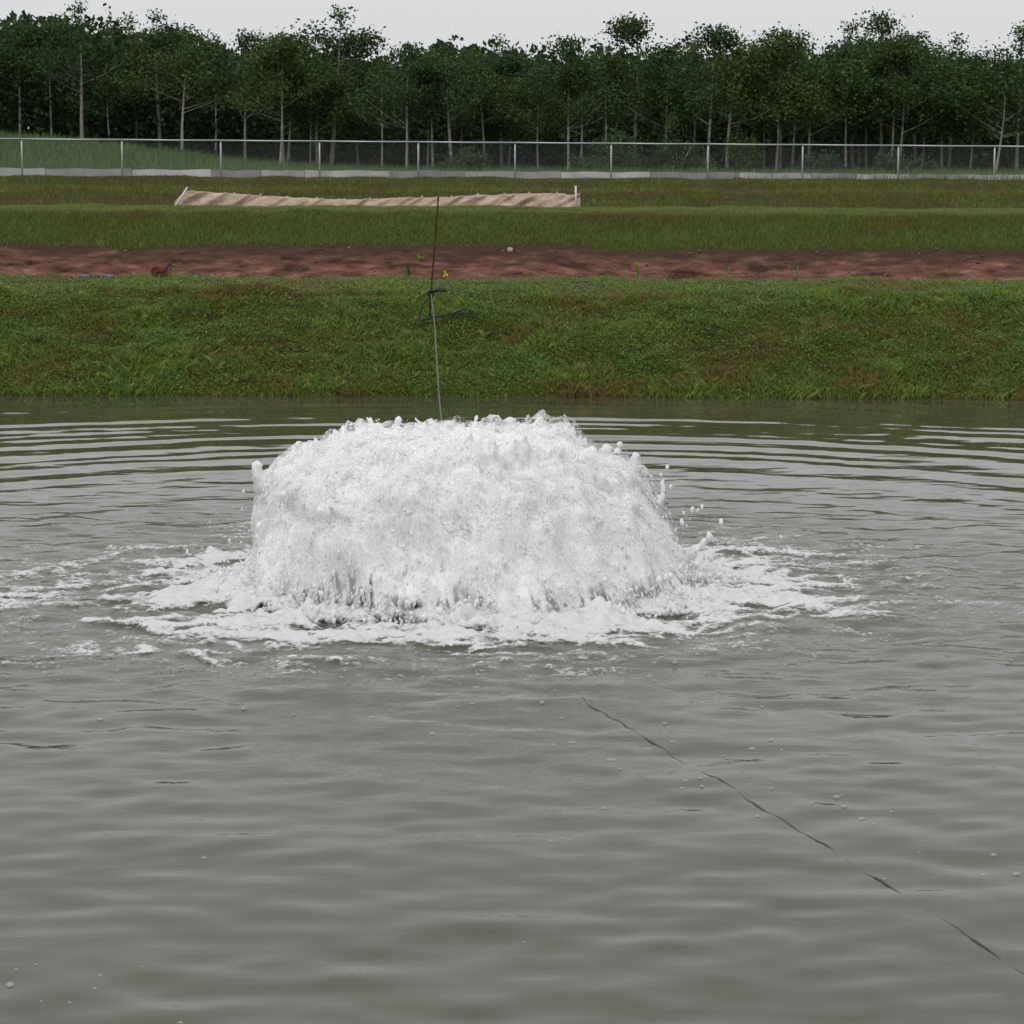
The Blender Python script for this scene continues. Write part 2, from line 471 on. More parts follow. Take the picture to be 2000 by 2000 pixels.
PR = np.array([0.0, 0.30, 0.56, 0.80, 1.00, 1.09, 1.15, 1.20, 1.25, 1.29, 1.33])
PH = np.array([0.85, 0.86, 0.84, 0.745, 0.685, 0.57, 0.44, 0.30, 0.16, 0.02, -0.10])
PL = np.concatenate([[0], np.cumsum(np.hypot(np.diff(PR), np.diff(PH)))])
def shell(theta, l, seed, shrink=0.0, amp=1.0):
    """point of the plume's skin at angle theta and arc length l from the axis"""
    def sm(a): return (np.interp(l-0.09, PL, a)+np.interp(l, PL, a)+np.interp(l+0.09, PL, a))/3
    r = sm(PR)*(1-shrink) ; h = sm(PH) - shrink*0.5
    e = 0.01
    dr = (np.interp(l+.06, PL, PR)-np.interp(l-.06, PL, PR)); dh = (np.interp(l+.06, PL, PH)-np.interp(l-.06, PL, PH))
    q = np.hypot(dr, dh)+1e-6
    nr, nh = -dh/q, dr/q
    nh = np.where(nh < 0, 0, nh)
    fall = sstep(0.9, 1.4, l)
    ct, st = np.cos(theta), np.sin(theta)
    cx, cy = ct*r, st*r
    zz = l*(1-0.55*fall)
    big = fbm(cx*2.4+seed, cy*2.4, zz*2.0, 2)
    med = noise3(cx*7+seed, cy*7, zz*6)
    rid = 1-np.abs(noise3(cx*11+seed+3, cy*11, zz*8))*2
    fin = noise3(cx*24+seed, cy*24, zz*18)
    fin2 = noise3(cx*48+seed, cy*48, zz*30)
    d = 0.105*big + 0.066*med + 0.020*rid + 0.012*fin + 0.005*fin2
    # leaping crests near the rim
    rim = np.exp(-((l-0.80)/0.30)**2)
    lump = np.maximum(noise3(ct*4.2+seed, st*4.2, 1.5+zz*1.2)+0.1, 0)
    spike = np.maximum(noise3(cx*8+seed, cy*8, 4.0)+noise3(cx*17, cy*17+seed, 2.0)*0.5-0.12, 0)
    d = d*amp*(0.8+0.5*rim)*sstep(1.95, 1.7, l)
    up = rim*(0.16*lump + 0.06*spike*(1+1.2*fin) + 0.02*np.maximum(fin+fin2*.6, 0))*amp
    R = r + nr*d + up*0.35
    H = h + nh*d + up
    lean = -0.10*sstep(0.0, 0.7, H)
    return np.stack([FX + lean + R*ct, FY + R*st, H], -1), nr, nh

fountain = empty('fountain_spray', (FX, FY, 0))
tag(fountain, 'wide white dome of aerated water spraying up from the middle of the pond', 'fountain')
def under(o, parent):
    o.parent = parent
    o.matrix_parent_inverse = Matrix.Translation(parent.location).inverted()
    return o

NT, NL = 760, 230
th = np.linspace(0, 2*np.pi, NT, endpoint=False)
ll = np.linspace(0.02, PL[-1], NL)
TH, LL = np.meshgrid(th, ll)
for k, (nm, seed, shrink, c0, c1) in enumerate([('spray_dome', 0.0, 0.0, 1.7, 0.06), ('inner_spray', 31.0, 0.085, 1.3, 0.12)]):
    if k: TH, LL = TH[::2, ::2], LL[::2, ::2]
    P, _, _ = shell(TH, LL, seed, shrink, 1.0 if k == 0 else 0.9)
    low = sstep(1.15, 1.95, LL)
    hole = fbm(np.cos(TH)*4.5+seed, np.sin(TH)*4.5, LL*1.1, 3)
    streak = noise3(np.cos(TH)*26+seed, np.sin(TH)*26, LL*3.0)
    streak2 = noise3(np.cos(TH)*60+seed, np.sin(TH)*60, LL*5.0)
    cover = c0*(1-low)+c1*low + (0.60*hole+0.45*streak+0.35*streak2)*sstep(0.0, 0.5, low) + 0.18
    me = mesh(nm, P.reshape(-1, 3), grid_faces(TH.shape[0], TH.shape[1], True), True, {'cover': cover.ravel()})
    under(ob(nm, me, M_spray), fountain)

# thin veils of fine spray around the dome
TH, LL = np.meshgrid(th[::2], ll[::2])
for k, (seed, shrink, c0) in enumerate([(57.0, -0.016, 0.50), (83.0, -0.034, 0.36), (12.0, -0.055, 0.20)]):
    P, _, _ = shell(TH, LL, 0.0, shrink, 1.05)
    P2, _, _ = shell(TH, LL, seed, shrink, 1.0)
    P = 0.55*P+0.45*P2
    P[:, :, 2] += 0.010*(k+1)*sstep(0.3, 0.5, P[:, :, 2])
    low = sstep(1.15, 1.95, LL)
    v1 = fbm(np.cos(TH)*5+seed, np.sin(TH)*5, LL*3.0, 3); v2 = noise3(np.cos(TH)*34+seed, np.sin(TH)*34, LL*(14-8*low))
    cover = c0 + 0.14*(1-sstep(0.8, 1.5, LL)) + 0.38*v1 + 0.24*v2 - 0.26*low
    me = mesh('spray_veil', P.reshape(-1, 3), grid_faces(TH.shape[0], TH.shape[1], True), True, {'cover': cover.ravel()})
    under(ob('spray_veil', me, M_veil), fountain)

# drops thrown off the skin
nd = 7000
t0 = rng.uniform(0, 2*np.pi, nd)
l0 = rng.choice([0, 1], nd, p=[.5, .5])
l0 = np.where(l0 == 0, rng.uniform(0.35, 1.25, nd), rng.uniform(1.0, 1.95, nd))
P0, nr, nh = shell(t0, l0, 0.0)
P1, _, _ = shell(t0, l0+0.02, 0.0)
off = rng.exponential(1, nd)*np.where(l0 < 1.05, 0.010, 0.020)+0.002
dirn = np.stack([nr*np.cos(t0), nr*np.sin(t0), nh+0.1], -1)
pos = P0 + dirn*off[:, None]
flow = np.stack([np.cos(t0)*np.interp(l0, PL, PR)*0.25, np.sin(t0)*np.interp(l0, PL, PR)*.25, np.where(l0 > 1.1, -1.0, 0.6)], -1)
rad = np.clip(rng.lognormal(math.log(0.0040), 0.5, nd), 0.002, 0.012)
keep = pos[:, 2] > 0.0
st_ = rng.uniform(1.1, 1.7, nd)+1.6*sstep(1.1, 1.5, l0)*rng.uniform(0.3, 1, nd)
Va, Fa = blobs(pos[keep], rad[keep], flow[keep], st_[keep])
under(tag(ob('droplets', mesh('droplets', Va, Fa), M_drop), kind='stuff'), fountain)

# stray drops flung wider, and those bouncing at the foot
ns = 230
t0 = rng.uniform(0, 2*np.pi, ns)
rr = 1.15 + rng.exponential(0.13, ns)
hz = rng.uniform(0.0, 0.75, ns)*np.exp(-(rr-1.15)*1.3)
bp_ = np.stack([FX-0.05+rr*np.cos(t0), FY+rr*np.sin(t0), hz], -1)
nb = 2600
t1 = rng.uniform(0, 2*np.pi, nb)
r1_ = 1.28 + np.abs(rng.normal(0, 0.17, nb))
b2 = np.stack([FX+r1_*np.cos(t1), FY+r1_*np.sin(t1), rng.exponential(0.05, nb)], -1)
pos = np.concatenate([bp_, b2])
rad = np.concatenate([np.clip(rng.lognormal(math.log(0.007), 0.5, ns), .003, .02), np.clip(rng.lognormal(math.log(0.0065), 0.5, nb), .003, .018)])
ax = rng.normal(0, 0.3, (len(pos), 3)) + np.array([0, 0, 1.0])
Va, Fa = blobs(pos, rad, ax, rng.uniform(1.0, 2.0, len(pos)))
under(tag(ob('flung_drops', mesh('flung_drops', Va, Fa), M_drop), kind='stuff'), fountain)

# tongues of water leaping from the rim: base pixel, tip pixel, depth, thickness
def tongue(u0, v0, u1, v1, d, r, curl=0.0, seed=0.0):
    a, b = at(u0, v0, d), at(u1, v1-(17 if v1 < 905 and u0 > 560 else 0), d)
    r = r*1.25
    n = 14
    pts = []; rs = []
    for i in range(n):
        s = i/(n-1)
        p = a.lerp(b, s)
        p.x += curl*math.sin(s*math.pi) + 0.012*float(noise3(s*4, seed, 0.5))
        p.y += 0.02*float(noise3(s*4, seed, 7.5))
        pts.append(p)
        rs.append(r*((1-s)**0.8*0.85+0.16)*(1+0.45*float(noise3(s*7, seed, 3.0))) + (0.10*r if i == n-2 else 0))
    rs[-1] *= 0.5
    vv, ff = tube(pts, rs, 10, True, 0.7, seed)
    return mesh('splash_tongue', vv, ff)
tongues = [(548, 990, 503, 900, 14.9, .060, -.045), (532, 965, 512, 925, 15.0, .035, -.02), (727, 880, 724, 832, 15.9, .028, 0), (760, 885, 778, 830, 15.9, .05, .01), (700, 885, 715, 860, 15.6, .05, 0),
           (855, 878, 868, 848, 15.9, .04, 0), (900, 880, 905, 843, 15.9, .035, 0), (918, 872, 930, 828, 15.9, .024, .01), (985, 880, 996, 832, 15.9, .085, 0), (1010, 882, 1018, 845, 15.9, .06, 0),
           (1065, 890, 1072, 850, 15.8, .055, 0), (1092, 895, 1100, 852, 15.8, .030, 0), (1135, 900, 1142, 872, 15.6, .04, 0), (1190, 915, 1212, 880, 15.3, .035, .01), (1228, 935, 1243, 902, 15.2, .05, .01),
           (1180, 905, 1185, 884, 15.5, .05, 0), (690, 900, 698, 876, 15.5, .05, 0), (600, 915, 592, 886, 15.3, .05, 0), (570, 925, 566, 905, 15.2, .035, -.01), (640, 905, 652, 884, 15.4, .05, 0),
           (1270, 1010, 1292, 965, 15.0, .055, .02), (1288, 990, 1296, 945, 15.0, .02, .01), (1330, 1100, 1385, 1050, 15.2, .03, 0), (820, 880, 826, 845, 15.8, .06, 0), (950, 885, 958, 850, 15.8, .05, 0)]
for i, a in enumerate(tongues):
    under(ob('splash_tongue', tongue(*a, seed=i*5.3), M_drop), fountain)

for i in range(46):
    t = rng.uniform(0, 2*math.pi); l = rng.uniform(0.55, 1.1)
    P0, _, _ = shell(np.array([t]), np.array([l]), 0.0)
    a = Vector(P0[0]) - Vector((0, 0, .03)); L = rng.uniform(.05, .105)
    dv = Vector((math.cos(t)*0.35, math.sin(t)*0.35, 1)).normalized()*L
    n_ = 10; r_ = rng.uniform(.014, .030)
    pts = [a+dv*(q/(n_-1))+Vector((math.cos(t), math.sin(t), 0))*0.03*(q/(n_-1))**2 for q in range(n_)]
    rs = [r_*((1-q/(n_-1))**0.8*0.9+0.1)*(1+0.4*float(noise3(q*.8, i*3.1, 3.0))) for q in range(n_)]
    vv, ff = tube(pts, rs, 9, True, 0.8, i*2.7)
    under(ob('splash_tongue', mesh('splash_tongue', vv, ff), M_drop), fountain)

# single larger drops seen in flight
fly = [(1293, 945, 7), (1310, 950, 5), (1352, 995, 7), (1303, 912, 5), (1295, 1018, 8), (1332, 1020, 6), (1408, 1020, 7), (1385, 1048, 11), (1320, 1035, 5), (500, 1005, 7), (510, 1020, 6), (580, 869, 4), (1300, 1085, 8), (1360, 1075, 6), (1280, 1000, 7)]
for i, (u, v, s) in enumerate(fly):
    p = at(u, v, 15.1)
    vv, ff = blobs(np.array([[0, 0, 0.0]]), np.array([s/329*0.75]), np.array([[0.25*math.sin(i), 0.1, 1.0]]), np.array([1.6]), 0.2)
    under(ob('flying_drop', mesh('flying_drop', vv, ff), M_drop, loc=p), fountain)

# ------------------------------------------------------------------ foam on the water
def foam_sheet(name, st, seed, mode):
    gx = np.arange(-4.2, 3.9, st); gy = np.arange(11.2, 19.0, st)
    X, Y = np.meshgrid(gx, gy)
    dx, dy = X-FX, Y-FY
    r = np.hypot(dx, dy); th = np.arctan2(dy, dx); ct, st_ = np.cos(th), np.sin(th)
    lobe = 0.30*fbm(ct*1.9+seed, st_*1.9, 0.5, 3)+0.10*np.abs(ct)
    wx_ = X+0.10*fbm(X*2.5, Y*2.5, seed, 2); wy_ = Y+0.10*fbm(X*2.5, Y*2.5, seed+9, 2)
    n1 = fbm(wx_*1.5, wy_*2.6, seed+2, 4)
    n2 = 1-2.2*np.abs(fbm(wx_*2.6+3, wy_*4.5, seed+5, 3))        # lacy ridges
    n3 = fbm(X*16, Y*22, seed+1, 2)
    rad = noise3(ct*9, st_*9, r*0.9+seed)                          # streaks that run outward
    core = 1.02*(1-sstep(1.2, 2.3, r-lobe))
    halo = 1.08*(1-sstep(1.6, 4.3, r-lobe*1.8))
    c = core*(0.58+0.72*n1) + halo*(0.16+0.62*n2+0.5*n1) - 0.30 + 0.22*n3 + 0.12*rad
    c = np.where(r < 0.9, -1, c)
    h = water_h(X, Y) + 0.006 + np.clip(c, 0, 1.3)*(0.018+0.065*np.exp(-((r-1.36)/0.22)**2))*(0.65+0.8*np.abs(fbm(X*5.5, Y*6.5, 3.3, 3))) + 0.012*np.clip(c, 0, 1)*n3
    ok = (c > -0.12)
    cell = ok[:-1, :-1] | ok[1:, :-1] | ok[:-1, 1:] | ok[1:, 1:]
    fq = grid_faces(len(gy), len(gx))[cell.ravel()]
    used, inv = np.unique(fq, return_inverse=True)
    V = np.stack([X.ravel(), Y.ravel(), h.ravel()], 1)[used]
    return mesh(name, V, inv.reshape(-1, 4), True, {'cover': (c.ravel()[used]*0.9+0.12)})
tag(ob('surface_foam', foam_sheet('surface_foam', 0.0145, 4.0, 0), M_foam), 'white lacy foam spreading over the water around the fountain', 'foam', kind='stuff')

# bubbles and little flecks of foam drifting on the pond
def bubble_field():
    V = []; Fs = []; k = 0
    n = 900
    for i in range(n):
        if i < 780:
            r = 2.0+rng.exponential(1.7); t = rng.uniform(0, 2*math.pi)
            x, y = FX+r*1.2*math.cos(t), FY+r*math.sin(t)
        else:
            q = rng.integers(0, 26); y = 7.2+5.8*((q*0.618) % 1)+rng.normal(0, .16); x = (-0.27+0.54*((q*0.382+.2) % 1))*y+rng.normal(0, .22)
        if y < 6.5 or y > 24: continue
        flat = rng.uniform() < 0.3
        rad = min(0.013, 0.0056*math.exp(rng.normal(0, .45)))*(1 if not flat else 1.4)
        hgt = rad*(0.8 if not flat else 0.25)
        z = float(water_h(np.array(x), np.array(y)))
        for q, (rr, hh) in enumerate([(1.05, -0.15), (0.95, 0.35), (0.6, 0.85)]):
            for j in range(8):
                a = j*math.pi/4
                e = 1+0.12*math.sin(2*a+i)
                V.append((x+rad*rr*e*1.25*math.cos(a), y+rad*rr*e*math.sin(a), z+hgt*hh))
        V.append((x, y, z+hgt))
        for q in range(2):
            for j in range(8):
                Fs.append((k+q*8+j, k+q*8+(j+1) % 8, k+(q+1)*8+(j+1) % 8)); Fs.append((k+q*8+j, k+(q+1)*8+(j+1) % 8, k+(q+1)*8+j))
        for j in range(8):
            Fs.append((k+16+j, k+16+(j+1) % 8, k+24))
        k += 25
    return mesh('bubbles', np.array(V), np.array(Fs))
m_, t_, p_ = mat('bubble_film')
p_.inputs['Base Color'].default_value = (0.42, 0.42, 0.38, 1); p_.inputs['Roughness'].default_value = 0.08; p_.inputs['IOR'].default_value = 1.33
p_.inputs['Alpha'].default_value = 0.55
tag(ob('bubbles', bubble_field(), m_), 'small round bubbles and foam flecks drifting on the grey pond', 'bubbles', kind='stuff')

# ------------------------------------------------------------------ grass
GREEN = np.array([(0.120, 0.185, 0.030), (0.085, 0.160, 0.028), (0.175, 0.210, 0.042), (0.135, 0.130, 0.036), (0.150, 0.095, 0.042)])
def tint_of(x, y, lush, seed, n):
    """colour of each plant: lush green, olive or dry by patches, with its own spread"""
    a = fbm(x*0.55, y*0.8, seed, 3)*1.25 + 0.55*fbm(x*2.2, y*2.6, seed+4, 2) + lush + rng.normal(0, 0.28, n)
    c = np.empty((n, 3))
    w0 = sstep(-0.1, 0.5, a)[:, None]; w1 = sstep(-0.75, -0.25, a)[:, None]
    pick = rng.integers(0, 3, n)
    g = GREEN[pick]
    c = g*w0 + GREEN[3]*(1-w0)
    c = c*w1 + GREEN[4]*(1-w1)
    return c*rng.uniform(0.72, 1.3, (n, 1))

def blades(name, x, y, h, wd, tint, lean=0.5, bent=True):
    n = len(x)
    z = ground(x, y)-0.01
    a = rng.uniform(0, 2*np.pi, n); la = rng.uniform(0, 2*np.pi, n)
    ll_ = np.abs(rng.normal(0, lean, n))*h
    dx, dy = np.cos(a)*wd/2, np.sin(a)*wd/2
    lx, ly = np.cos(la)*ll_, np.sin(la)*ll_
    b0 = np.stack([x-dx, y-dy, z], 1); b1 = np.stack([x+dx, y+dy, z], 1)
    tip = np.stack([x+lx, y+ly, z+h*rng.uniform(.75, 1, n)], 1)
    i = np.arange(n)
    if bent:
        md = np.stack([x+lx*0.3+dx*0.9, y+ly*0.3+dy*0.9, z+h*0.6], 1)
        V = np.stack([b0, b1, md, tip], 1).reshape(-1, 3)
        fs = np.concatenate([np.stack([4*i, 4*i+1, 4*i+2], 1), np.stack([4*i, 4*i+2, 4*i+3], 1)])
        k = 4
    else:
        V = np.stack([b0, b1, tip], 1).reshape(-1, 3)
        fs = np.stack([3*i, 3*i+1, 3*i+2], 1)
        k = 3
    return mesh(name, V, fs, False, {'tint': np.repeat(tint, k, 0)})

def scatter(n, xr, y0, y1, keep):
    x = rng.uniform(-xr, xr, n); y = rng.uniform(y0, y1, n)
    k = keep(x, y) > rng.uniform(0, 1, n)
    return x[k], y[k]

# near bank: its face and thin growth on the gravelly crest
x, y = scatter(430000, 7.7, 27.55, 34.6, lambda x, y: np.where(y < 31.0, 0.75+0.35*fbm(x*1.2, y*1.2, 1, 2), np.where(y > 33.2, 0.75, 0.42+0.5*fbm(x*0.9, y*1.5, 11, 2))))
n = len(x)
lushn = fbm(x*0.9, y*1.1, 21, 3)
h = (0.040+0.055*sstep(-0.3, 0.6, lushn))*rng.uniform(0.5, 1.5, n)*np.where(y > 31, np.where(y > 33.4, 0.35, 0.6), 1.0)*(1+0.2*(y < 28.2))
tint = tint_of(x, y, 0.42, 2.0, n)
tint *= np.where(y > 30.6, 1.18, 1.0)[:, None]
tag(ob('bank_grass', blades('bank_grass', x, y, h, rng.uniform(.005, .010, n), tint*1.2, 0.5), M_grass), 'lush rough green grass covering the pond bank behind the fountain', 'grass', kind='stuff')

# clover and other small broad leaves among it
def leaflets(name, x, y, hgt, size, tint, base=None):
    n = len(x)
    z = (ground(x, y) if base is None else base) + hgt
    a = rng.uniform(0, 2*np.pi, n); tl = rng.normal(0, 0.45, (n, 2))
    u = np.stack([np.cos(a), np.sin(a), tl[:, 0]], 1)*size[:, None]
    v = np.stack([-np.sin(a), np.cos(a), tl[:, 1]], 1)*size[:, None]*0.55
    c = np.stack([x, y, z], 1)
    V = np.stack([c-u, c-v, c+u, c+v], 1).reshape(-1, 3)
    i = np.arange(n)
    return mesh(name, V, np.stack([4*i, 4*i+1, 4*i+2, 4*i+3], 1), False, {'tint': np.repeat(tint, 4, 0)})
x, y = scatter(170000, 8.6, 27.6, 31.2, lambda x, y: sstep(-0.15, 0.55, fbm(x*1.1, y*1.4, 31, 3)))
n = len(x)
tint = np.where(rng.uniform(0, 1, n)[:, None] < 0.75, np.array([[0.075, 0.160, 0.034]]), np.array([[0.16, 0.22, 0.04]]))*rng.uniform(0.7, 1.45, (n, 1))
tag(ob('clover', leaflets('clover', x, y, rng.uniform(.02, .11, n), rng.uniform(.008, .017, n), tint), M_weed), 'patches of clover and small broad leaved weeds on the pond bank', 'ground cover', kind='stuff')

# low carpet of fine leaves that closes the sward
x, y = scatter(300000, 7.7, 27.6, 34.3, lambda x, y: np.where(y < 31.1, 0.95, 0.35)); n = len(x)
a = rng.uniform(0, 2*np.pi, n); sz = rng.uniform(.007, .016, n); z = ground(x, y)+rng.uniform(.004, .05, n)
c = np.stack([x, y, z], 1)
V = np.stack([c+np.stack([np.cos(a+q)*sz, np.sin(a+q)*sz, rng.normal(0, .5, n)*sz], 1) for q in (0, 2.0, 4.1)], 1).reshape(-1, 3)
i = np.arange(n)
tint = tint_of(x, y, 0.55, 2.0, n)*1.1
tag(ob('low_sward', mesh('low_sward', V, np.stack([3*i, 3*i+1, 3*i+2], 1), False, {'tint': np.repeat(tint, 3, 0)}), M_weed), 'low fine leaved sward under the taller grass of the pond bank', 'ground cover', kind='stuff')

# second embankment
x, y = scatter(230000, 16.5, 58.7, 66.6, lambda x, y: np.where(y < 59.5, 0.9*sstep(58.75, 59.2, y+0.3*noise3(x*0.5, y, 2.0)), 0.85+0.3*fbm(x, y, 3, 2)))
n = len(x)
tint = tint_of(x*0.5, y*0.6, 0.55+0.6*(1-sstep(59.3, 60.8, y)), 6.0, n)
top = sstep(61.3, 62.3, y)[:, None]
tint = tint*(1-top) + (tint*0.4+np.array([[0.16, 0.20, 0.055]])*0.85)*top*rng.uniform(.8, 1.2, (n, 1))
tag(ob('embankment_grass', blades('embankment_grass', x, y, rng.uniform(.07, .18, n)*(1-0.55*top[:, 0]), rng.uniform(.010, .020, n), tint, 0.5, False), M_grass), 'grass on the embankment above the red mud', 'grass', kind='stuff')

# third and fourth low banks up to the fence
x, y = scatter(170000, 21, 66.6, 80.6, lambda x, y: 0.55+0.7*fbm(x*0.35, y*1.2, 13, 3)+0.3*((y > 74.6) & (y < 77)))
n = len(x)
tint = tint_of(x*0.6, y, -0.24+0.40*((y > 75) & (y < 76.6))+0.25*sstep(78.4, 79.2, y), 16.0, n)*1.1
tag(ob('rough_grass', blades('rough_grass', x, y, rng.uniform(.06, .18, n)*(1-0.6*sstep(78.0, 78.8, y))*(1+1.6*(rng.uniform(0, 1, n) < 0.06)*sstep(-.2, .5, fbm(x*.8, y*.3, 71, 2))), rng.uniform(.014, .028, n), tint, 0.5, False), M_grass), 'rough olive and brown grass on the low banks before the fence', 'grass', kind='stuff')

# meadow and undergrowth behind the fence
x, y = scatter(95000, 27, 81.2, 97, lambda x, y: np.where(x < -5, 1.0, 0.6))
n = len(x)
tint = (np.array([[0.125, 0.190, 0.075]])*rng.uniform(0.7, 1.4, (n, 1)))
tag(ob('meadow_grass', blades('meadow_grass', x, y, rng.uniform(.2, .55, n), rng.uniform(.02, .05, n), tint, 0.4, False), M_grass), 'tall green meadow grass behind the chain link fence', 'grass', kind='stuff')

# gravel on the crest of the near bank, clods at the muddy edge
def pebbles(name, x, y, r, tint):
    n = len(x)
    z = ground(x, y)+r*0.25
    V, Fc = blobs(np.stack([x, y, z], 1), r, rng.normal(0, 1, (n, 3))*np.array([1, 1, .3]), rng.uniform(0.9, 1.6, n), 0.18)
    return mesh(name, V, Fc, False, {'tint': np.repeat(tint, 12, 0)})
M_peb = simple('gravel_stone', (0.1, 0.1, 0.1), 0.85)
t_ = M_peb.node_tree; a_ = t_.nodes.new('ShaderNodeAttribute'); a_.attribute_name = 'tint'
t_.links.new(a_.outputs['Color'], t_.nodes['Principled BSDF'].inputs['Base Color'])
x, y = scatter(15000, 8.6, 30.9, 34.4, lambda x, y: 0.35+0.9*fbm(x*0.8, y*1.6, 41, 3)); n = len(x)
tint = np.array([[0.10, 0.088, 0.085]])*rng.uniform(.5, 1.5, (n, 1))
tag(ob('gravel', pebbles('gravel', x, y, rng.uniform(.008, .024, n), tint), M_peb), 'purple grey gravel on the crest of the near bank', 'gravel', kind='stuff')
x, y = scatter(5200, 16, 56.7, 59.2, lambda x, y: 0.2+0.9*fbm(x*0.8, y*1.6, 43, 3)); n = len(x)
tint = np.array([[0.135, 0.068, 0.052]])*rng.uniform(.5, 1.5, (n, 1))
tag(ob('mud_clods', pebbles('mud_clods', x, y, np.clip(rng.lognormal(math.log(.013), .5, n), .006, .05), tint), M_peb), 'clods of red mud strewn over the bare bank', 'mud', kind='stuff')

# ------------------------------------------------------------------ rocks along the back edge of the crest
def rock(seed, sx, sy, sz, col, label, u, v, d, group=None):
    n1, n2 = 12, 9
    a = np.linspace(0, 2*np.pi, n1, endpoint=False); b = np.linspace(-np.pi/2, np.pi/2, n2)
    A, B = np.meshgrid(a, b)
    q = np.stack([np.cos(A)*np.cos(B), np.sin(A)*np.cos(B), np.sin(B)], -1).reshape(-1, 3)
    q = np.sign(q)*np.abs(q)**0.7
    q = q*(1+0.35*noise3(q[:, 0]*1.3+seed, q[:, 1]*1.3, q[:, 2]*1.3))[:, None]
    me = mesh('rock', q*np.array([[sx, sy, sz]]), grid_faces(n2, n1, True), False)
    m = simple('rock_stone', col, 0.85, 0.35, 14, 0.5)
    p = at(u, v, d)
    o = ob('rock', me, m, loc=(p.x, d, float(ground(p.x, d))+sz*0.75))
    tag(o, label, 'rock', 'rocks on the crest of the near bank')
red, gry, drk = (0.12, 0.035, 0.022), (0.11, 0.11, 0.125), (0.05, 0.035, 0.035)
rock(1, .105, .10, .10, red, 'dark red block of rock, largest stone on the crest of the near bank', 311, 540, 33.8)
rock(2, .075, .06, .035, gry, 'flat blue grey stone on the crest, left of the red block of rock', 165, 540, 33.75)
rock(3, .085, .06, .034, gry, 'wide flat grey stone just left of the red block of rock', 212, 541, 33.75)
rock(4, .05, .05, .028, drk, 'small brown stone between the two flat grey stones', 189, 541, 33.8)
rock(5, .07, .05, .03, (0.15, 0.07, 0.055), 'low pinkish stone left of the flat blue grey stone', 132, 540, 33.75)
rock(6, .04, .04, .025, drk, 'small dark stone at the far left end of the crest', 4, 543, 33.75)
rock(7, .06, .05, .04, (0.06, 0.065, 0.07), 'dark grey stone just right of the red block of rock', 380, 543, 33.75)
rock(8, .035, .035, .025, drk, 'small dark stone, first left of the rusty rod on the crest', 741, 547, 33.75)
rock(9, .05, .045, .035, (0.075, 0.03, 0.026), 'reddish brown stone right behind the rusty rod', 846, 546, 33.8)
rock(10, .035, .03, .022, drk, 'tiny dark stone just left of the rusty rod', 806, 549, 33.75)
rock(11, .045, .04, .02, (0.16, 0.055, 0.045), 'flat red stone on the crest right of the rusty rod', 1063, 550, 33.75)
rock(12, .07, .07, .06, (0.30, 0.27, 0.24), 'pale stone at the top of the red mud bank', 996, 492, 58.6)
rock(13, .05, .04, .022, (0.13, 0.06, 0.05), 'low red brown stone near the left end of the crest', 30, 545, 33.75)

# ------------------------------------------------------------------ weeds that stand out one by one
def leaf_mesh(L, W, bend):
    n = 7
    V = []
    for i in range(n):
        s = i/(n-1)
        wd = W*math.sin(math.pi*min(1, s*0.93+0.06))**0.8
        px = L*(s*math.cos(bend*s)); pz = L*s*math.sin(1.15-bend*s*0.9)
        V += [(px*0.6, -wd/2, pz+wd*.12), (px*0.6, 0, pz), (px*0.6, wd/2, pz+wd*.12)]
    return np.array(V), grid_faces(n, 3)
def weed(u, v, d, nl, L, W, col, label, stem=0.0, flower=None):
    p = at(u, v, d)
    base = Vector((p.x, d, float(ground(p.x, d))-0.01))
    root = tag(empty('weed', base), label, 'plant', 'weeds standing out on the banks')
    if stem:
        vv, ff = tube([(0, 0, 0), (0.01, 0, stem*0.5), (0.02, 0.01, stem)], [0.006, 0.005, 0.003], 6)
        me = mesh('stem', vv, ff, True, {'tint': np.tile(np.array(col)*0.8, (len(vv), 1))})
        ob('stem', me, M_weed, root)
    for i in range(nl):
        vv, ff = leaf_mesh(L*rng.uniform(.7, 1.1), W*rng.uniform(.8, 1.15), rng.uniform(0.2, 0.9))
        me = mesh('leaf', vv, ff, True, {'tint': np.tile(np.array(col)*rng.uniform(.8, 1.2), (len(vv), 1))})
        o = ob('leaf', me, M_weed, root)
        o.rotation_euler = (0, 0, i*2.4+rng.uniform(-.4, .4))
        if stem: o.location = (0.01, 0, stem*(0.15+0.8*i/max(1, nl-1)))
    if flower is not None:
        vv, ff = blobs(rng.normal(0, 0.018, (14, 3))+np.array([0.02, 0, stem+0.02]), np.full(14, 0.014), rng.normal(0, 1, (14, 3)), np.ones(14), 0.2)
        ob('flower_head', mesh('flower_head', vv, ff), simple('yellow_petals', flower, 0.6), root)
YG = (0.17, 0.26, 0.04); MG = (0.075, 0.15, 0.03); PG = (0.20, 0.26, 0.06)
weed(278, 718, 28.6, 6, .15, .028, YG, 'bright yellow green upright weed low on the bank at left')
weed(945, 672, 29.3, 7, .20, .035, PG, 'tall pale broad leaved weed on the bank right of the grey rope')
weed(1028, 705, 28.9, 4, .10, .02, YG, 'small yellow green sprig lower on the bank right of the grey rope')
weed(720, 640, 29.8, 5, .12, .024, YG, 'light green sprig on the bank left of the grey rope')
weed(70, 695, 28.9, 7, .14, .03, PG, 'spreading pale weed beside a bare patch at far left')
weed(410, 755, 28.0, 4, .09, .02, YG, 'small pale sprig near the waterline at left')
weed(868, 549, 33.9, 5, .09, .02, MG, 'yellow flowered weed on the crest right of the rusty rod', .08, (0.55, 0.42, 0.02))
weed(797, 549, 34.0, 9, .12, .035, (0.06, 0.10, 0.03), 'bushy dark green weed on the crest left of the rusty rod', .1)
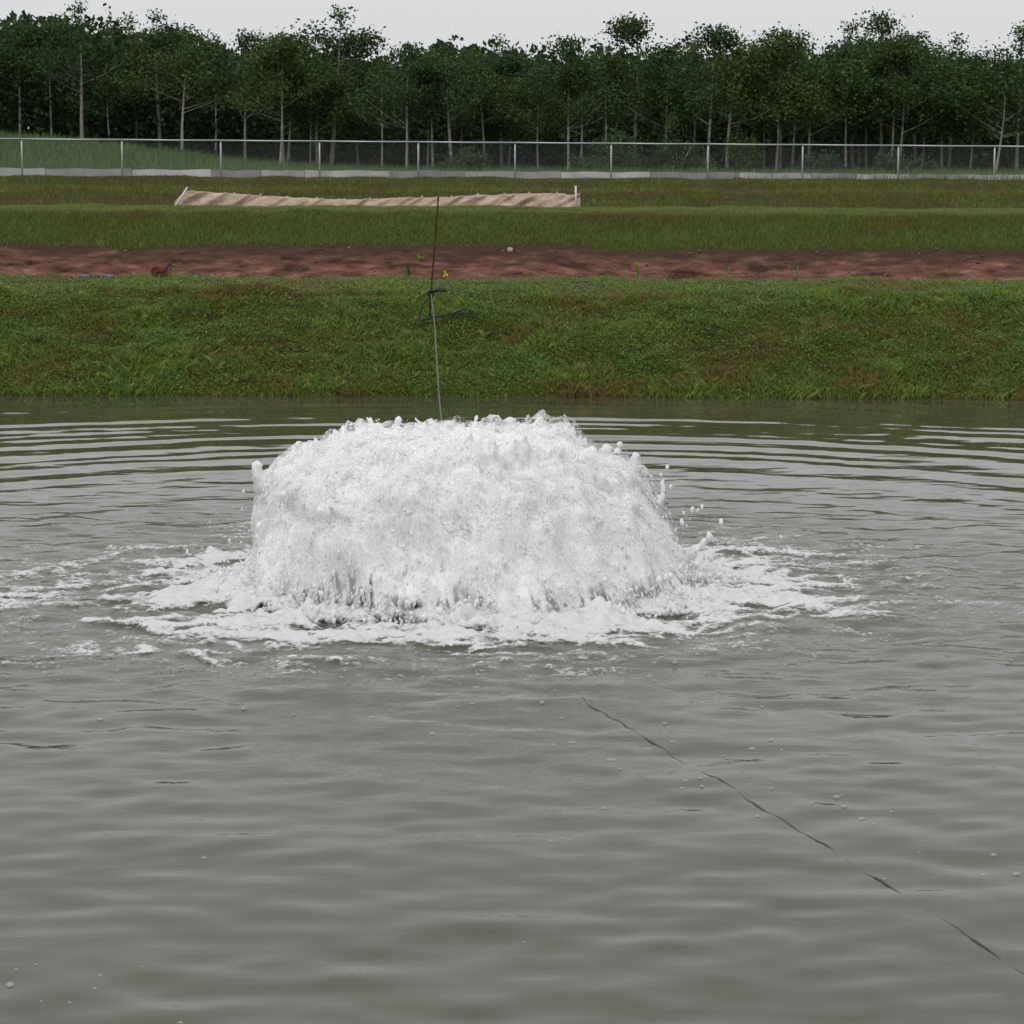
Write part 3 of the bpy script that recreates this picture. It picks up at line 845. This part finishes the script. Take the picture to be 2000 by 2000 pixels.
weed(822, 520, 57.9, 6, .22, .05, YG, 'light green weed growing on the mud bank left of the rod')
weed(1244, 548, 34.1, 10, .12, .028, YG, 'tall leafy weed on the crest in front of the mud bank', .22)
weed(1160, 552, 34.0, 7, .10, .028, MG, 'low green weed on the crest right of the red stone')
weed(1300, 552, 34.0, 8, .14, .016, PG, 'tuft of tall pale grass stems right of the leafy weed', .12)
weed(1420, 552, 34.0, 6, .15, .012, YG, 'thin leaning grass tuft on the crest towards the right', .2)
weed(1555, 553, 34.0, 6, .13, .012, YG, 'thin upright grass tuft on the crest at right', .22)
weed(1660, 553, 34.0, 6, .14, .014, PG, 'pale thin grass tuft on the crest at far right', .12)
weed(340, 545, 34.0, 4, .16, .012, PG, 'pair of pale grass stems beside the red block of rock', .12)
weed(1090, 552, 33.9, 5, .08, .02, YG, 'small bright sprig on the crest beside the flat red stone')

# ------------------------------------------------------------------ rusty rod and its ropes
rd = 29.6
rt, rb = at(856, 385, rd), at(838, 622, rd)
rb2 = rb + (rb-rt)*0.10
vv, ff = tube([rt.lerp(rb2, i/8) for i in range(9)], 0.0112, 8)
tag(ob('steel_rod', mesh('steel_rod', vv, ff), M_rust), 'thin rusty steel rod stuck into the pond bank, leaning right', 'rod')
knot = rt.lerp(rb, (573-385)/(622-385))
kx = knot + Vector((0, -0.02, 0))
rope = tag(empty('tie_rope', kx), 'grey rope running from the rusty rod to the fountain, with loose black ends', 'rope')
end = Vector((FX-0.1, FY+0.5, 0.05))
pts = []
for i in range(40):
    s = i/39
    p = kx.lerp(end, s); p.z -= 0.10*4*s*(1-s)*0.55
    p.x += 0.01*math.sin(s*9)
    pts.append(p)
vv, ff = tube(pts, 0.0072, 8)
under(ob('taut_line', mesh('taut_line', vv, ff), M_greyrope), rope)
def loop_px(name, pxs, r, d=rd, sub=5):
    P = [at(u, v, d+dd) for (u, v, dd) in pxs]
    out = []
    for i in range(len(P)-1):
        p0 = P[max(0, i-1)]; p1 = P[i]; p2 = P[i+1]; p3 = P[min(len(P)-1, i+2)]
        for k in range(sub):
            t = k/sub
            out.append(0.5*((2*p1)+(p2-p0)*t+(2*p0-5*p1+4*p2-p3)*t*t+(3*p1-p0-3*p2+p3)*t**3))
    out.append(P[-1])
    vv, ff = tube(out, r, 8)
    under(ob(name, mesh(name, vv, ff), M_blackrope), rope)
loop_px('knot', [(846, 566, -.03), (838, 570, -.04), (836, 575, -.02), (843, 578, -.04), (847, 573, -.03), (840, 567, -.05), (838, 576, -.05), (845, 582, -.04)], .012)
loop_px('bow_loop', [(841, 572, -.03), (851, 567, -.05), (862, 565, -.06), (869, 566, -.06), (869, 569, -.05), (860, 569, -.04), (850, 570, -.03), (842, 573, -.03)], .009)
loop_px('hanging_end', [(842, 578, -.03), (834, 585, -.06), (826, 595, -.09), (821, 608, -.12), (818, 622, -.15), (816, 628, -.16)], .010)
tail = [(822, 626), (835, 623), (850, 619), (870, 616), (885, 612), (897, 607), (908, 604), (918, 606), (926, 609)]
tp_ = []
for (u, v) in tail:
    dd = np.linspace(28.2, 31.5, 400)
    best = min(dd, key=lambda q: abs(at(u, v, q).z-0.10-float(ground(at(u, v, q).x, q))))
    tp_.append((u, v, best-rd))
loop_px('trailing_end', tp_, .009)

# rope floating in the foreground, rising and dipping with the ripples
fr = [(1128, 1362), (1150, 1378), (1180, 1392), (1212, 1408), (1250, 1436), (1290, 1458), (1345, 1492), (1390, 1520), (1440, 1545), (1490, 1583), (1530, 1604), (1590, 1640), (1640, 1672), (1690, 1702), (1740, 1732), (1800, 1772), (1870, 1815), (1960, 1880), (2080, 1960), (2250, 2080)]
pp = [onz(u, v, 0.0) for u, v in fr]
out = []
for i in range(len(pp)-1):
    for k in range(8):
        out.append(pp[i].lerp(pp[i+1], k/8))
out.append(pp[-1])
P = np.array([list(p) for p in out])
arc = np.arange(len(P))/8.0
P[:, 0] += 0.02*noise3(arc*1.1, 0.5, 0.5); P[:, 1] += 0.05*noise3(arc*0.9, 4.5, 0.5)
dip = noise3(arc*1.25, 9.5, 2.5)
P[:, 2] = water_h(P[:, 0], P[:, 1]) - 0.0020 + 0.0080*dip
vv, ff = tube([tuple(p) for p in P], 0.0052, 8)
tag(ob('floating_rope', mesh('floating_rope', vv, ff), M_wetrope), 'dark wet rope half sunk in the water, running to the lower right', 'rope')

# ------------------------------------------------------------------ chain link fence
FUS = [-348, -152, 42, 238, 431, 624, 817, 1006, 1194, 1383, 1568, 1755, 1943, 2130, 2315]
def fpoint(u, v):
    """point of the fence plane y = 80.3 + 0.085 x on the sight line of a pixel"""
    r = ray(u, v)
    t = 80.3/(r.y-0.085*r.x)
    return EYE+r*t
def rail_v(u): return 271 + (u/2000)*15.0
fence = tag(empty('chain_link_fence', fpoint(1006, 345)), 'grey chain link fence with steel posts in front of the woods', 'fence')
tops = []
for u in FUS:
    p = fpoint(u, rail_v(u))
    gz = float(ground(p.x, p.y))-0.15
    vv, ff = tube([(p.x, p.y, gz), (p.x, p.y, (gz+p.z)/2), (p.x, p.y, p.z)], 0.029, 8)
    under(ob('post', mesh('post', vv, ff), M_galv), fence)
    tops.append(p)
for a, b in zip(tops[:-1], tops[1:]):
    ext = (b-a)*0.004
    sag = Vector((0, 0, -0.008))
    vv, ff = tube([a-ext+Vector((0, -.03, 0.0)), a.lerp(b, .5)+Vector((0, -.03, 0))+sag, b+ext+Vector((0, -.03, 0.0))], 0.026, 8)
    under(ob('top_rail', mesh('top_rail', vv, ff), M_galv), fence)
def fence_wires():
    x0, x1 = tops[0].x, tops[-1].x
    za = np.array([t.z for t in tops]); xa = np.array([t.x for t in tops])
    def ztop(x): return np.interp(x, xa, za)
    H = 1.2
    parts_v = []; parts_f = []
    st = 0.062
    xsn = np.arange(x0+H, x1-H, st)
    k = 0
    for sgn in (-1, 1):
        n = len(xsn)
        bx_, tx = xsn, xsn+sgn*H
        zt = ztop((bx_+tx)/2)
        b = np.stack([bx_, 80.3+.085*bx_+.02*sgn, zt-H], 1); t = np.stack([tx, 80.3+.085*tx+.02*sgn, zt], 1)
        ro = [np.array([0.0022, 0, 0]), np.array([-.0011, .0019, 0]), np.array([-.0011, -.0019, 0])]
        V = np.concatenate([np.stack([b+o for o in ro], 1), np.stack([t+o for o in ro], 1)], 1)
        i = (np.arange(n)*6)[:, None]
        for q in range(3):
            parts_f.append(np.concatenate([i+q, i+(q+1) % 3, i+3+(q+1) % 3, i+3+q], 1)+k)
        parts_v.append(V.reshape(-1, 3)); k += 6*n
    return mesh('wire_mesh', np.concatenate(parts_v), np.concatenate(parts_f), True)
under(tag(ob('wire_mesh', fence_wires(), M_wire), kind='stuff'), fence)

# low pale barrier at the foot of the fence, in sections
bar = tag(empty('low_barrier', fpoint(1000, 340)), 'low whitish sheet barrier along the foot of the chain link fence', 'barrier')
xb = -24.0; i = 0
tones = [0.36, 0.52, 0.26, 0.46, 0.32, 0.55, 0.30, 0.42, 0.50, 0.28]
bm = [simple('pale_sheet', (t, t*1.01, t*1.0), 0.7, 0.2, 2.0) for t in tones]
while xb < 24:
    L = rng.uniform(1.2, 3.2)
    yb = 80.75 + 0.085*(xb+L/2)
    gz = float(ground(xb+L/2, yb))
    u_mid = 1000 + F*(xb+L/2)/yb
    ztop = (EYE + ray(u_mid, 329 + 0.0062*u_mid)*(yb/ray(u_mid, 340).y)).z + rng.uniform(-.015, .015)
    nseg = 8
    V = []
    for s in range(nseg+1):
        xx = xb + L*s/nseg
        dz = 0.015*math.sin(s*1.3+i)
        wob = 0.02*math.sin(s*2.1+i*2)
        for (oy, zz) in ((-.03, gz-0.2), (-.022, (gz+ztop)/2), (-.015, ztop+dz), (.015, ztop+dz), (.03, gz-0.2)):
            V.append((xx, yb+.085*(xx-xb-L/2)+oy+wob, zz))
    fq = grid_faces(nseg+1, 5)
    e0 = np.array([[0, 1, 4], [1, 2, 4], [2, 3, 4]]); e1 = e0 + nseg*5
    me = mesh('panel', np.array(V), [fq, np.concatenate([e0, e1])], False)
    under(ob('panel', me, bm[i % 10]), bar)
    xb += L+0.02; i += 1

# ------------------------------------------------------------------ tan erosion fabric on its stakes
sf = tag(empty('silt_fence', at(740, 402, 66.9)), 'long low tan fabric silt fence on wooden stakes, sagging in the middle', 'silt fence')
tu = np.array([343, 352, 366, 400, 460, 520, 600, 680, 740, 800, 880, 930, 985, 1034, 1090, 1115, 1133], float)
tv = np.array([393, 382, 373, 374, 378, 382, 387, 389, 388, 386, 384, 381, 379, 378, 377, 380, 378], float)
nu, nv = 520, 16
U = np.linspace(343, 1133, nu)
VT = np.interp(U, tu, tv)
V = np.zeros((nu, nv, 3))
for i in range(nu):
    tp = at(U[i], VT[i], 67.1)
    zb = float(ground(tp.x, 66.4))-0.12
    for j in range(nv):
        s = j/(nv-1)
        if s < 0.8:
            q = s/0.8
            y = 66.55 + 0.55*q; z = zb + (tp.z-zb)*math.sin(q*math.pi/2)**0.9
        else:
            q = (s-0.8)/0.2
            y = 67.1+0.25*q; z = tp.z - (tp.z-zb)*q*0.9
        V[i, j] = (tp.x, y, z)
sx = V[:, :, 0]; sz = V[:, :, 2]
fold = np.sin((sx*11.0 - sz*19.0) + 1.6*noise3(sx*0.9, sz*2, 3.0)*2)
fold2 = noise3(sx*3.0-sz*5.5, sz*1.3+sx*.3, 8.0)+0.6*noise3(sx*8.0-sz*14, sz*2+sx*.4, 3.0)
amp_ = np.sin(np.linspace(0, np.pi, nv))[None, :]**0.5
V[:, :, 1] -= amp_*(0.05*fold*(0.6+noise3(sx*.6, 1.0, 2.0)) + 0.16*fold2)
V[:, :, 2] += 0.035*fold2*amp_
m_, t_, p_ = mat('tan_burlap')
tc = t_.nodes.new('ShaderNodeTexCoord'); mp = t_.nodes.new('ShaderNodeMapping'); mp.inputs['Scale'].default_value = (2.2, 1, 6); mp.inputs['Rotation'].default_value = (0, 0.7, 0)
nz = t_.nodes.new('ShaderNodeTexNoise'); nz.inputs['Scale'].default_value = 1.5; nz.inputs['Detail'].default_value = 6
rp = t_.nodes.new('ShaderNodeValToRGB')
rp.color_ramp.elements[0].position = .3; rp.color_ramp.elements[0].color = (0.26, 0.17, 0.125, 1)
rp.color_ramp.elements[1].position = .7; rp.color_ramp.elements[1].color = (0.42, 0.335, 0.26, 1)
t_.links.new(tc.outputs['Object'], mp.inputs['Vector']); t_.links.new(mp.outputs[0], nz.inputs['Vector']); t_.links.new(nz.outputs['Fac'], rp.inputs['Fac']); t_.links.new(rp.outputs[0], p_.inputs['Base Color'])
p_.inputs['Roughness'].default_value = 0.9
under(ob('fabric', mesh('fabric', V.reshape(-1, 3), grid_faces(nu, nv)), m_), sf)
for u in (458, 509, 562, 619, 673, 723, 779, 825, 882, 933, 985, 1034, 1088):
    vt = float(np.interp(u, tu, tv))
    p = at(u, vt-2.0, 67.12)
    gz = float(ground(p.x, 67.12))-0.1
    vv, ff = box(p.x-.024, p.x+.024, 67.09, 67.15, gz, p.z+rng.uniform(-.01, .03))
    under(ob('stake', mesh('stake', vv, ff, False), M_wood), sf)
for a, b in (((340, 408), (366, 366)), ((1125, 408), (1124.5, 363))):
    vv, ff = tube([at(a[0], a[1], 66.5), at((a[0]+b[0])/2, (a[1]+b[1])/2, 66.52), at(b[0], b[1], 66.54)], 0.028, 8)
    under(ob('end_pole', mesh('end_pole', vv, ff), M_pole), sf)

# ------------------------------------------------------------------ the wood
def trunk_mesh(seed, H, r0):
    rg = np.random.default_rng(seed)
    lean = rg.uniform(-.05, .05, 2)
    n = 12
    def axis(s): return np.array([lean[0]*H*s+0.05*math.sin(s*5+seed), lean[1]*H*s, H*s])
    parts = [tube([tuple(axis(i/(n-1)*0.96)-np.array([0, 0, .15 if i == 0 else 0])) for i in range(n)], [r0*(1.25 if i == 0 else 1)*(1-0.85*i/(n-1)) for i in range(n)], 7)]
    tips = []
    for b in range(14):
        s = rg.uniform(0.32, 0.93)
        o = axis(s); a = rg.uniform(0, 6.28); L = (1-s)*H*0.42+0.35
        e = o+np.array([math.cos(a)*L, math.sin(a)*L, L*rg.uniform(.35, .8)])
        m_ = (o+e)/2+np.array([0, 0, -.05*L])
        parts.append(tube([tuple(o), tuple(m_), tuple(e)], [r0*.3*(1-s)+.008, r0*.2*(1-s)+.006, .004], 5))
        tips.append((o, e))
    return merge(parts), tips, axis
def crown_mesh(seed, tips, axis, H, nl, col):
    rg = np.random.default_rng(seed+50)
    C = []
    for (o, e) in tips:
        for q in (0.45, 0.75, 1.0, 1.05):
            C.append((o+(e-o)*q, 0.30))
    for s in (0.7, 0.8, 0.9, 0.97, 1.0):
        C.append((axis(s), 0.32*(1.3-s)+0.1))
    cen = np.array([c for c, _ in C]); sg = np.array([s for _, s in C])
    k = rg.integers(0, len(C), nl)
    pos = cen[k]+rg.normal(0, 1, (nl, 3))*sg[k][:, None]*np.array([[1, 1, .7]])
    a = rg.normal(0, 1, (nl, 3)); a /= np.linalg.norm(a, axis=1)[:, None]
    b = np.cross(a, rg.normal(0, 1, (nl, 3))); b /= np.linalg.norm(b, axis=1)[:, None]
    sz = rg.uniform(.045, .09, nl)[:, None]
    V = np.stack([pos-a*sz, pos-b*sz*.6, pos+a*sz, pos+b*sz*.6], 1).reshape(-1, 3)
    i = np.arange(nl)
    clump = rg.uniform(.7, 1.3, len(C))[k]
    tint = np.array([col])*(clump*rg.uniform(.75, 1.3, nl))[:, None]
    return mesh('crown', V, np.stack([4*i, 4*i+1, 4*i+2, 4*i+3], 1), False, {'tint': np.repeat(tint, 4, 0)})
kinds = []
for k in range(9):
    H = [4.6, 5.2, 5.8, 4.9, 5.5, 6.2, 4.3, 5.0, 5.7][k]
    (tv_, tf_), tips, axis = trunk_mesh(100+k, H, [0.055, .062, .075, .05, .065, .085, .048, .058, .07][k])
    tm = mesh('trunk', tv_, tf_); tm.materials.append(M_bark)
    cmn = crown_mesh(100+k, tips, axis, H, 3600, [(0.045, 0.085, 0.022), (0.06, 0.10, 0.025), (0.038, 0.075, 0.024)][k % 3]); cmn.materials.append(M_leaf)
    kinds.append((tm, cmn))
ORD = ['first', 'second', 'third', 'fourth', 'fifth', 'sixth', 'seventh', 'eighth', 'ninth', 'tenth', 'eleventh', 'twelfth', 'thirteenth', 'fourteenth', 'fifteenth', 'sixteenth', 'seventeenth', 'eighteenth', 'nineteenth', 'twentieth']
TENS = {2: 'twenty', 3: 'thirty', 4: 'forty', 5: 'fifty', 6: 'sixty'}
def ordinal(n):
    if n <= 20: return ORD[n-1]
    a, b = divmod(n, 10)
    return {3: 'thirtieth', 4: 'fortieth', 5: 'fiftieth', 6: 'sixtieth'}[a] if b == 0 else TENS[a]+'-'+ORD[b-1]
TU = [40, 102, 163, 215, 267, 310, 357, 420, 480, 545, 556, 565, 605, 620, 648, 700, 745, 791, 835, 848, 883, 897, 945, 977, 993, 1052, 1114, 1132, 1185, 1240, 1300, 1355, 1383, 1421, 1438, 1490, 1514, 1524, 1549, 1583,
      1652, 1664, 1680, 1694, 1725, 1738, 1757, 1787, 1801, 1838, 1852, 1895, 1946, 1985]
near = {357, 545, 791, 883, 1114, 1132, 1383, 1421, 1514, 1583, 1652, 1738, 1757, 1946, 163, 1848}
for i, u in enumerate(TU):
    d = (92 if u > 500 else 96) + (0 if u in near else rng.uniform(1.0, 6.5))
    p = at(u, 300, d)
    k = i % 9 if u not in near else (i*2+1) % 9
    root = empty('young_tree', (p.x, d, float(ground(p.x, d))))
    root.rotation_euler = (0, 0, rng.uniform(0, 6.28))
    s = rng.uniform(.74, 1.0)
    root.scale = (s*rng.uniform(.95, 1.35), s*rng.uniform(.95, 1.35), s)
    tag(root, f'slim young tree with pale trunk behind the fence, {ordinal(i+1)} trunk from the left', 'tree', 'slim trees behind the fence')
    ob('trunk', kinds[k][0], None, root)
    ob('crown', kinds[k][1], None, root)
# trees outside the frame on either side, so that the wood goes on
for i, xx in enumerate([-27, -25.2, -23.4, -21.5, 21.3, 23, 25, 27]):
    d = 94 + (i*1.7) % 5
    root = empty('young_tree', (xx, d, float(ground(xx, d))))
    tag(root, f'slim young tree beyond the {"left" if xx < 0 else "right"} end of the wood, {ordinal(i % 4+1)} of four', 'tree', 'slim trees behind the fence')
    ob('trunk', kinds[i][0], None, root); ob('crown', kinds[i][1], None, root)

# bushes at the wood's edge
def bush(u, v, d, rx, rz, col, label):
    p = at(u, v, d)
    gz = float(ground(p.x, d))
    root = tag(empty('bush', (p.x, d, gz)), label, 'bush', 'bushes at the edge of the wood')
    parts = []
    for b in range(7):
        a = b*0.9; L = rz*rng.uniform(.7, 1.1)
        parts.append(tube([(0, 0, -.05), (math.cos(a)*rx*.2, math.sin(a)*rx*.2, L*.5), (math.cos(a)*rx*.5, math.sin(a)*rx*.5, L)], [.018, .012, .005], 5))
    vv, ff = merge(parts)
    ob('stems', mesh('stems', vv, ff), M_bark, root)
    nl = 2400
    c = rng.normal(0, .5, (22, 3))*np.array([rx, rx*.7, rz*.5])+np.array([0, 0, rz*.62])
    k = rng.integers(0, 22, nl)
    pos = c[k]+rng.normal(0, .17, (nl, 3)); pos[:, 2] = np.abs(pos[:, 2])
    a = rng.normal(0, 1, (nl, 3)); a /= np.linalg.norm(a, axis=1)[:, None]
    b = np.cross(a, rng.normal(0, 1, (nl, 3))); b /= np.linalg.norm(b, axis=1)[:, None]
    sz = rng.uniform(.035, .07, nl)[:, None]
    V = np.stack([pos-a*sz, pos-b*sz*.6, pos+a*sz, pos+b*sz*.6], 1).reshape(-1, 3); i = np.arange(nl)
    tint = np.array([col])*(rng.uniform(.7, 1.35, 22)[k]*rng.uniform(.75, 1.3, nl))[:, None]
    ob('foliage', mesh('foliage', V, np.stack([4*i, 4*i+1, 4*i+2, 4*i+3], 1), False, {'tint': np.repeat(tint, 4, 0)}), M_leaf, root)
bush(1215, 320, 90, .9, 1.3, (.05, .10, .03), 'green bush behind the fence, left one of two near the middle right')
bush(1325, 320, 90.5, 1.0, 1.2, (.05, .10, .03), 'green bush behind the fence, right one of two near the middle right')
bush(905, 325, 90, .8, .7, (.055, .095, .04), 'low pale green bush behind the fence near its middle')
bush(1450, 320, 91, .5, 1.2, (.075, .115, .03), 'small yellowish bush behind the fence at right')
bush(1600, 330, 90, .9, .6, (.05, .09, .04), 'low bush behind the fence at right, left of the thick trunks')
bush(1760, 330, 90, .8, .6, (.05, .09, .04), 'low bush behind the fence towards the far right')
bush(1155, 330, 89, .6, .6, (.055, .095, .04), 'small low bush behind the fence beside two pale trunks')

# the depth of the wood behind: trees nobody could count
def deep_wood():
    nl = 150000
    x = rng.uniform(-34, 34, nl); y = rng.uniform(99, 116, nl)
    topn = 4.4 + 1.3*fbm(x*0.22, y*0.2, 3, 3) + 0.8*noise3(x*0.9, y*0.5, 9)
    z = rng.uniform(0, 1, nl)**0.85*topn
    cl = fbm(x*0.8, y*0.8, z*0.9, 2)
    k = (cl > -0.28) | (z < 2.2)
    x, y, z = x[k], y[k], z[k]; nl = len(x)
    pos = np.stack([x, y, ground(x, y)+z], 1)
    a = rng.normal(0, 1, (nl, 3)); a /= np.linalg.norm(a, axis=1)[:, None]
    b = np.cross(a, rng.normal(0, 1, (nl, 3))); b /= np.linalg.norm(b, axis=1)[:, None]
    sz = (rng.uniform(.07, .17, nl)*(1+0.9*(y > 107)))[:, None]
    V = np.stack([pos-a*sz, pos-b*sz*.65, pos+a*sz, pos+b*sz*.65], 1).reshape(-1, 3); i = np.arange(nl)
    tint = np.array([[.030, .056, .020]])*rng.uniform(.6, 1.4, (nl, 1))
    return mesh('woodland', V, np.stack([4*i, 4*i+1, 4*i+2, 4*i+3], 1), False, {'tint': np.repeat(tint, 4, 0)})
tag(ob('woodland', deep_wood(), M_leaf), 'dark dense wood behind the slim trees', 'woodland', kind='stuff')
